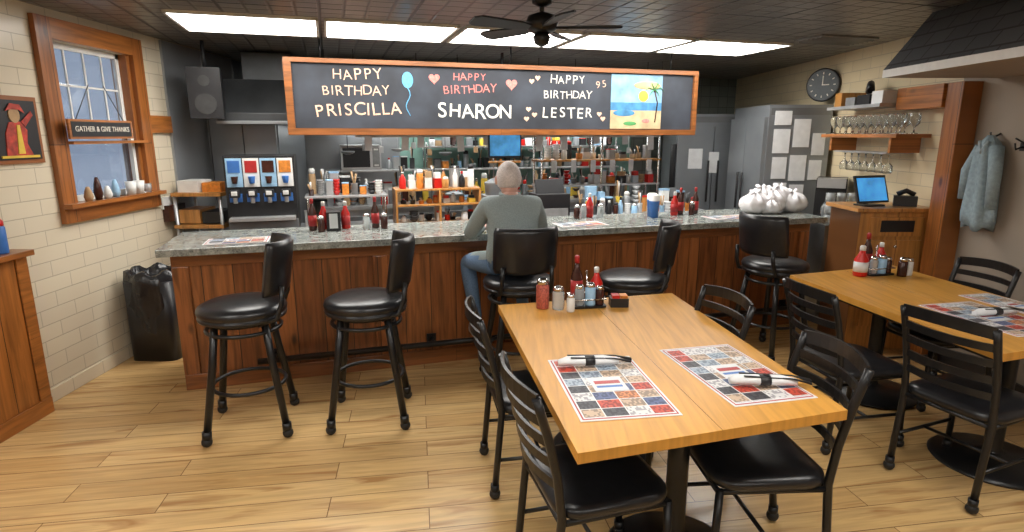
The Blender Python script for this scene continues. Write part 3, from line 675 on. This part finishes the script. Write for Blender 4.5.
mixm=[white,steel,steelw,paper,orange,red,greyp,card,pinef,ltblue,blk,blk,steeld,brown,steelw,yellow]
clutter('cookware_assortment',1.0,2.82,.921,1.0,.1,12,.28,mixm,1)
clutter('storage_containers',1.68,3.1,1.306,.36,.1,4,.26,mixm,2)
clutter('cookware_assortment',2.0,2.85,.921,1.25,.1,15,.32,mixm,3)
clutter('cookware_assortment',3.3,2.85,.921,1.55,.1,18,.34,mixm,4)
clutter('cookware_assortment',1.0,3.1,.921,3.9,.1,36,.33,mixm,41)
clutter('storage_containers',2.2,3.2,1.301,2.5,.1,28,.23,mixm,14)
clutter('storage_containers',2.2,3.2,1.571,2.5,.1,26,.19,mixm,15)
clutter('cups_and_pots',.80,1.42,.890,.22,.2,4,.2,mixm,5)
clutter('napkin_boxes_and_cups',3.5,1.38,.890,1.3,.06,17,.22,mixm,6,.35)
clutter('napkin_boxes_and_cups',3.5,1.6,.890,1.3,.06,12,.38,mixm,16)
b=B(); b.span((0,0,.26),(.72,.3,.28),steel)
for x in(.02,.70):
    for y in(.02,.28): b.cyl((x,y,0),(x,y,.26),.01,chrome)
kobj(b,'counter_riser_shelf',.82,1.42,.890)
clutter('cups_and_pots',.85,1.47,1.172,.66,.05,9,.2,[steel,blk,white,orange,steelw,greyp,brown,red],31)
clutter('cups_and_pots',.85,1.62,1.172,.66,.04,7,.28,[steel,blk,card,steelw,steeld,white],32)
# hanging utensils and pans on a rail over the range
b=B(); b.cyl((0,0,0),(3.6,0,0),.012,chrome)
random.seed(77)
for i in range(20):
    x=.1+i*.18; l=random.uniform(.12,.22)
    b.cyl((x,0,0),(x,0,-l),.005,random.choice([steel,blk]),n=6)
    if i%3==0: b.lathe([(.02,0),(.07,.02),(.075,.04),(.07,.04)],(x,0,-l-.05),random.choice([steeld,steelw,blk]),14)
    else: b.box((x,0,-l-.03),(.05,.01,.07),random.choice([steel,steeld,card]))
kobj(b,'hanging_utensil_rail',1.15,2.72,1.74)
b=B()
for x,r,h in((0,.1,.16),(.27,.12,.12),(.55,.09,.2)):
    b.lathe([(r*.95,0),(r,.01),(r,h),(r*1.06,h+.005),(r*1.04,h+.012),(r*.5,h+.03),(.02,h+.035),(.02,h+.05)],(x,0,0),steelw,22)
    for sx in(-1,1): b.tube([(x+sx*r,-.03,h*.75),(x+sx*(r+.035),0,h*.75),(x+sx*r,.03,h*.75)],.006,steeld,6)
kobj(b,'stock_pots',2.35,2.35,.901)
b=B(); b.span((-.15,-.18,0),(.8,.2,.9),steeld); kobj(b,'steel_low_table',2.3,2.35,0)
b=B(); 
for x in(0,.40,.78): b.span((x,0,0),(x+.02,.28,.32),pinef)
for z in(0,.17,.31): b.span((0,0,z),(.8,.28,z+.018),pinef)
kobj(b,'wooden_condiment_shelf',1.6,1.32,.890)
clutter('shelf_jars',1.64,1.37,.909,.72,.1,9,.12,[orange,white,red,yellow,blk,paper],9,.5)
clutter('shelf_jars',1.64,1.37,1.079,.72,.1,9,.1,[orange,white,red,yellow,blk,steel],10,.5)
clutter('shelf_bottles',1.64,1.37,1.219,.72,.06,9,.22,[white,paper,orange,card,pinef,steelw,blk,red],11,.35)
clutter('shelf_bottles',1.64,1.50,1.219,.70,.06,7,.30,[blk,paper,brown,card,pinef,greyp],12,.3)
b=B(); b.span((0,0,0),(3.3,.02,.03),steel)
random.seed(5)
for i in range(11):
    x=.1+i*.3+random.uniform(-.08,.08); h=random.uniform(.07,.16); b.box((x,-.004,-h/2+.01),(.07,.003,h),paper,(0,random.uniform(-.08,.08),0))
for x in(.02,3.28): b.tube([(x,.01,.03),(x,.01,.8)],.006,chrome,6)
kobj(b,'order_ticket_rail',1.3,1.85,1.70-.02)
b=B(); b.span((0,0,.12),(.56,.42,.40),blk); b.span((0,.0,.40),(.56,.42,.64),blk); b.span((0,0,0),(.56,.42,.12),blk)
labs=[(ltblue,blue),(white,redd),(ltblue,brown),(white,orange)]
for i in range(4):
    x=.015+i*.134
    b.span((x,-.008,.38),(x+.125,0,.62),labs[i][0]); b.span((x+.015,-.012,.5),(x+.11,-.008,.6),labs[i][1]); b.tube([(x+.062,-.013,.41),(x+.062,-.013,.47)],[.02,.03],blue if i%2 else brown,8,flat=1)
    b.box((x+.062,-.05,.33),(.07,.1,.06),blk); b.cyl((x+.062,-.06,.25),(x+.062,-.06,.3),.017,steel); b.box((x+.062,-.012,.29),(.1,.01,.07),blue); b.box((x+.062,-.104,.335),(.045,.006,.035),white)
b.span((.02,-.12,.1),(.54,0,.13),steel); b.span((.0,-.02,0),(.56,0,.1),steeld)
kobj(b,'drink_dispenser',.2,1.36,.891)
b=B(); b.span((0,0,.0),(.43,.4,.03),pinef); b.span((0,0,.28),(.43,.4,.31),pinef)
for x in(0.02,.41): b.cyl((x,.03,-.9),(x,.03,.3),.015,steel); b.cyl((x,.37,-.9),(x,.37,.3),.015,steel)
b.box((.12,.2,.1),(.18,.3,.12),pinef); b.box((.31,.2,.09),(.16,.3,.1),blk); b.box((.12,.2,.36),(.18,.25,.1),white); b.box((.31,.2,.35),(.16,.2,.08),orange)
b.go('wooden_storage_shelf',(-2.96,5.12,.9),R(1))
b=B(); b.box((0,0,0),(.26,.22,.42),blk)
b.cyl((0,.05,.2),(0,.05,.44),.015,blk); 
for z,r in((-.09,.085),(.1,.045)): b.tube([(0,-.111,z),(0,-.118,z)],r,mat('speaker_cone',(.035,.035,.035),.6),24)
b.go('wall_speaker',(-2.64,5.3,2.05),R(20))
fridge('refrigerator',-2.96,-2.3,5.95,6.7,2.1,[],'y',steelf)
# dark range hood and duct at the left back
hd=mat('dark_hood_steel',(.07,.075,.08),.4,.4,.2,4)
b=B(); pr=[(0,0),(0,.1),(.3,.42),(.75,.42),(.75,0)]
vs=[(0,y,z) for y,z in pr]+[(.85,y,z) for y,z in pr]; b.add(vs,[(0,1,2,3,4),(5,6,7,8,9)[::-1]]+[(i,(i+1)%5,5+(i+1)%5,5+i) for i in range(5)],hd)
b.span((.2,.4,.42),(.65,.7,.68),hd); b.span((-.01,-.01,0),(.86,0,.03),steelw); kobj(b,'range_hood',.1,1.95,1.80)
b=B(); 
for i in range(3): b.tube([(1.1,i*.08,0),(3.2,i*.08,0)],.02,greyp,8)
kobj(b,'ceiling_pipes',0,2.5,2.44)
b=B(); b.box((0,0,.0),(.34,.03,.24),blk); b.box((0,-.017,.0),(.31,.004,.2),mat('monitor_blue',(.06,.25,.5),.3,0,.4,10,0,.8)); b.tube([(0,.02,0),(0,.08,.1),(0,.08,.88)],.015,blk,8); b.tube([(-.17,-.0,-.16),(.17,0,-.16)],.012,pinef,6); kobj(b,'order_monitor',2.72,1.62,1.60)
b=B()
for z in(1.15,1.42): b.span((0,0,z),(1.45,.3,z+.02),steel if z<1.3 else pinef)
for x in(.02,.72,1.43): b.cyl((x,.02,0),(x,.02,1.75),.012,chrome); b.cyl((x,.28,0),(x,.28,1.75),.012,chrome)
for i in range(6): b.box((.15+i*.23,-.004,1.37),(.06,.003,.13),paper)
kobj(b,'pass_through_shelf',3.2,1.9)
clutter('stacked_plates_and_bowls',3.26,1.98,1.171,1.33,.12,15,.2,[white,steelw,paper,steel,orange,blk,card,red],21,.2)
clutter('stacked_plates_and_bowls',3.26,1.98,1.441,1.33,.12,14,.2,[white,steelw,paper,pinef,greyp,steel,blk],22,.2)
b=B(); b.box((0,0,.12),(.34,.3,.24),blk); b.box((0,-.02,.28),(.3,.03,.2),blk,(R(-20),0,0)); b.box((0,-.15,.06),(.3,.01,.08),greyp); kobj(b,'cash_register',3.15,1.5,.891)
b=B(); b.box((0,0,.12),(.24,.26,.24),steelw); b.box((0,-.133,.12),(.18,.005,.12),blk); b.lathe([(.09,0),(.1,.12),(.02,.16)],(0,0,.24),steeld,18); kobj(b,'coffee_urn',2.58,1.5,.891)
b=B(); b.cyl((0,0,0),(0,0,1.0),.09,steel); b.cyl((0,0,1.0),(0,0,1.6),.035,blk); kobj(b,'steel_column',4.9,2.05,.0)
# ------------------------------------------------------------------ seated man
man=empty('seated_man',(.0,3.93,.778),R(14))
J={'pel':((0,-.03,.09),.125),'sp1':((0,-.035,.2),.13),'sp2':((0,-.01,.33),.14),'ch':((0,.03,.43),.125),'nb':((0,.055,.51),.07),'nk':((0,.075,.565),.052),
 'shl':((-.165,.04,.455),.075),'ell':((-.265,.17,.25),.05),'wrl':((-.12,.40,.262),.032),
 'shr':((.165,.04,.455),.075),'elr':((.265,.17,.25),.05),'wrr':((.12,.40,.262),.032),
 'hl':((-.11,.02,.075),.098),'knl':((-.25,.36,.03),.066),'anl':((-.21,.2,-.40),.042),
 'hr':((.10,.02,.075),.098),'knr':((.15,.39,.03),.066),'anr':((.14,.2,-.40),.042)}
E=[('pel','sp1'),('sp1','sp2'),('sp2','ch'),('ch','nb'),('nb','nk'),('ch','shl'),('shl','ell'),('ell','wrl'),('ch','shr'),('shr','elr'),('elr','wrr'),('pel','hl'),('hl','knl'),('knl','anl'),('pel','hr'),('hr','knr'),('knr','anr')]
bm=bmesh.new(); ly=bm.verts.layers.skin.verify(); V={}
for k,(p_,r) in J.items():
    v=bm.verts.new(p_); V[k]=v
    rr={'pel':(.17,.12),'sp1':(.18,.12),'sp2':(.195,.13),'ch':(.175,.115)}.get(k,(r,r)); v[ly].radius=rr
    v[ly].use_root=(k=='pel')
for a,c in E: bm.edges.new((V[a],V[c]))
me=bpy.data.meshes.new('man_skel'); bm.to_mesh(me); bm.free()
tmp=bpy.data.objects.new('tmp',me); S.collection.objects.link(tmp)
sk=tmp.modifiers.new('skin','SKIN'); sk.use_smooth_shade=True; ss=tmp.modifiers.new('sub','SUBSURF'); ss.levels=2; ss.render_levels=2
dg=bpy.context.evaluated_depsgraph_get(); dg.update()
bmh=bpy.data.meshes.new_from_object(tmp.evaluated_get(dg)); bpy.data.objects.remove(tmp)
bmh.materials.clear()
for m_ in(sweater,jeans,skin): bmh.materials.append(m_)
for pl in bmh.polygons:
    c=pl.center; i=0
    if c.z<.10 or (c.z<.17 and c.y>.1 and abs(c.x)<.12): i=1
    if c.z>.535: i=2
    if c.y>.385 and c.z>.2: i=2
    pl.material_index=i; pl.use_smooth=True
bo=bpy.data.objects.new('body',bmh); S.collection.objects.link(bo); bo.parent=man
b=B(); hc=Vector((0,.095,.635)); n=28; m2=20; vs=[]
for i in range(m2+1):
    t=math.pi*(i/m2-.5)
    for k in range(n):
        a=2*math.pi*k/n; x=math.cos(t)*math.cos(a); y=math.cos(t)*math.sin(a); z=math.sin(t)
        sx=.08*(1-.28*max(0,-z)**1.5*(1 if y>0 else .4)); sy=.097; 
        if z<0 and y<0: sy=.097*(1-.3*(-z))
        yy=y*sy+ (.012*max(0,-z) if y>0 else 0)
        vs.append((hc.x+x*sx,hc.y+yy,hc.z+z*.112))
F=[(i*n+k,i*n+(k+1)%n,(i+1)*n+(k+1)%n,(i+1)*n+k) for i in range(m2) for k in range(n)]
b.add(vs,F,skin,True)
hv=[];hf=[]
for v in vs:
    d=Vector(v)-hc; hv.append(hc+d*1.06)
for f in F:
    c=sum((Vector(hv[i]) for i in f),Vector())/4-hc
    if (c.y<.02 and c.z>-.055) or (c.z>.045 and c.y<.06): hf.append(f)
b.add(hv,hf,hair,True)
for s in(-1,1):
    b.sph((hc.x+s*.085,hc.y+.005,hc.z-.01),.03,skin,(.35,.6,1)); b.sph((hc.x+s*.03,hc.y+.09,hc.z+.005),.012,white,(1,.6,.8),8); b.sph((hc.x+s*.03,hc.y+.097,hc.z+.005),.005,blk,n=6)
    b.tube([(hc.x+s*.015,hc.y+.094,hc.z+.025),(hc.x+s*.045,hc.y+.086,hc.z+.026)],.005,hair,6)
b.tube([(hc.x,hc.y+.09,hc.z+.02),(hc.x,hc.y+.11,hc.z-.018),(hc.x,hc.y+.1,hc.z-.03)],[.008,.015,.012],skin,10)
b.tube([(hc.x-.024,hc.y+.09,hc.z-.055),(hc.x,hc.y+.098,hc.z-.053),(hc.x+.024,hc.y+.09,hc.z-.055)],[.004,.007,.004],mat('lips',(.4,.15,.12),.5),8)
b.tube([(0,.06,.52),(0,.085,.6)],[.055,.056],skin,18)
b.tube([(.062*math.cos(R(t)),.062+.055*math.sin(R(t)),.533+.01*math.sin(R(t))) for t in range(0,360,20)],.014,sweater,8,closed=True)
b.go('head',parent=man)
def hand(s):
    b=B(); w=Vector((s*.12,.40,.258)); d=Vector((-s*.75,.6,0)).normalized(); sd=Vector((d.y,-d.x,0))*(-s)
    b.tube([w-d*.03,w,w+d*.04,w+d*.085],[.028,.03,.036,.036],skin,14,flat=.55)
    for i,(o,l) in enumerate(((.028,.07),(.01,.078),(-.008,.073),(-.026,.058))):
        p0=w+d*.07+sd*o; b.tube([p0,p0+d*l*.45+Vector((0,0,.006)),p0+d*l*.8+Vector((0,0,-.004)),p0+d*l+Vector((0,0,-.016))],[.0095,.009,.008,.005],skin,8)
    p0=w+d*.02+sd*.025; b.tube([p0,p0+sd*.025+d*.025,p0+sd*.03+d*.055],[.012,.01,.007],skin,8)
    b.go('hand',parent=man)
hand(-1);hand(1)
b=B()
for x in(-.21,.14):
    vs=[];out=[(-.035,-.07),(-.04,0),(-.045,.1),(-.03,.17),(0,.19),(.03,.17),(.045,.1),(.04,0),(.035,-.07),(0,-.085)]
    for k,z in((1,0),(1.03,.02),(.95,.05),(.6,.08)): vs+=[(x+q*k,.2+w_*(k if z<.06 else .5)-(0 if z<.06 else .02),-.49+z) for q,w_ in out]
    n=len(out); b.add(vs,[(i*n+k,i*n+(k+1)%n,(i+1)*n+(k+1)%n,(i+1)*n+k) for i in range(3) for k in range(n)]+[tuple(range(n))[::-1],tuple(range(3*n,4*n))],mat('shoe_white',(.5,.5,.5),.6),True)
b.go('shoes',parent=man)
S.view_settings.view_transform='Standard'
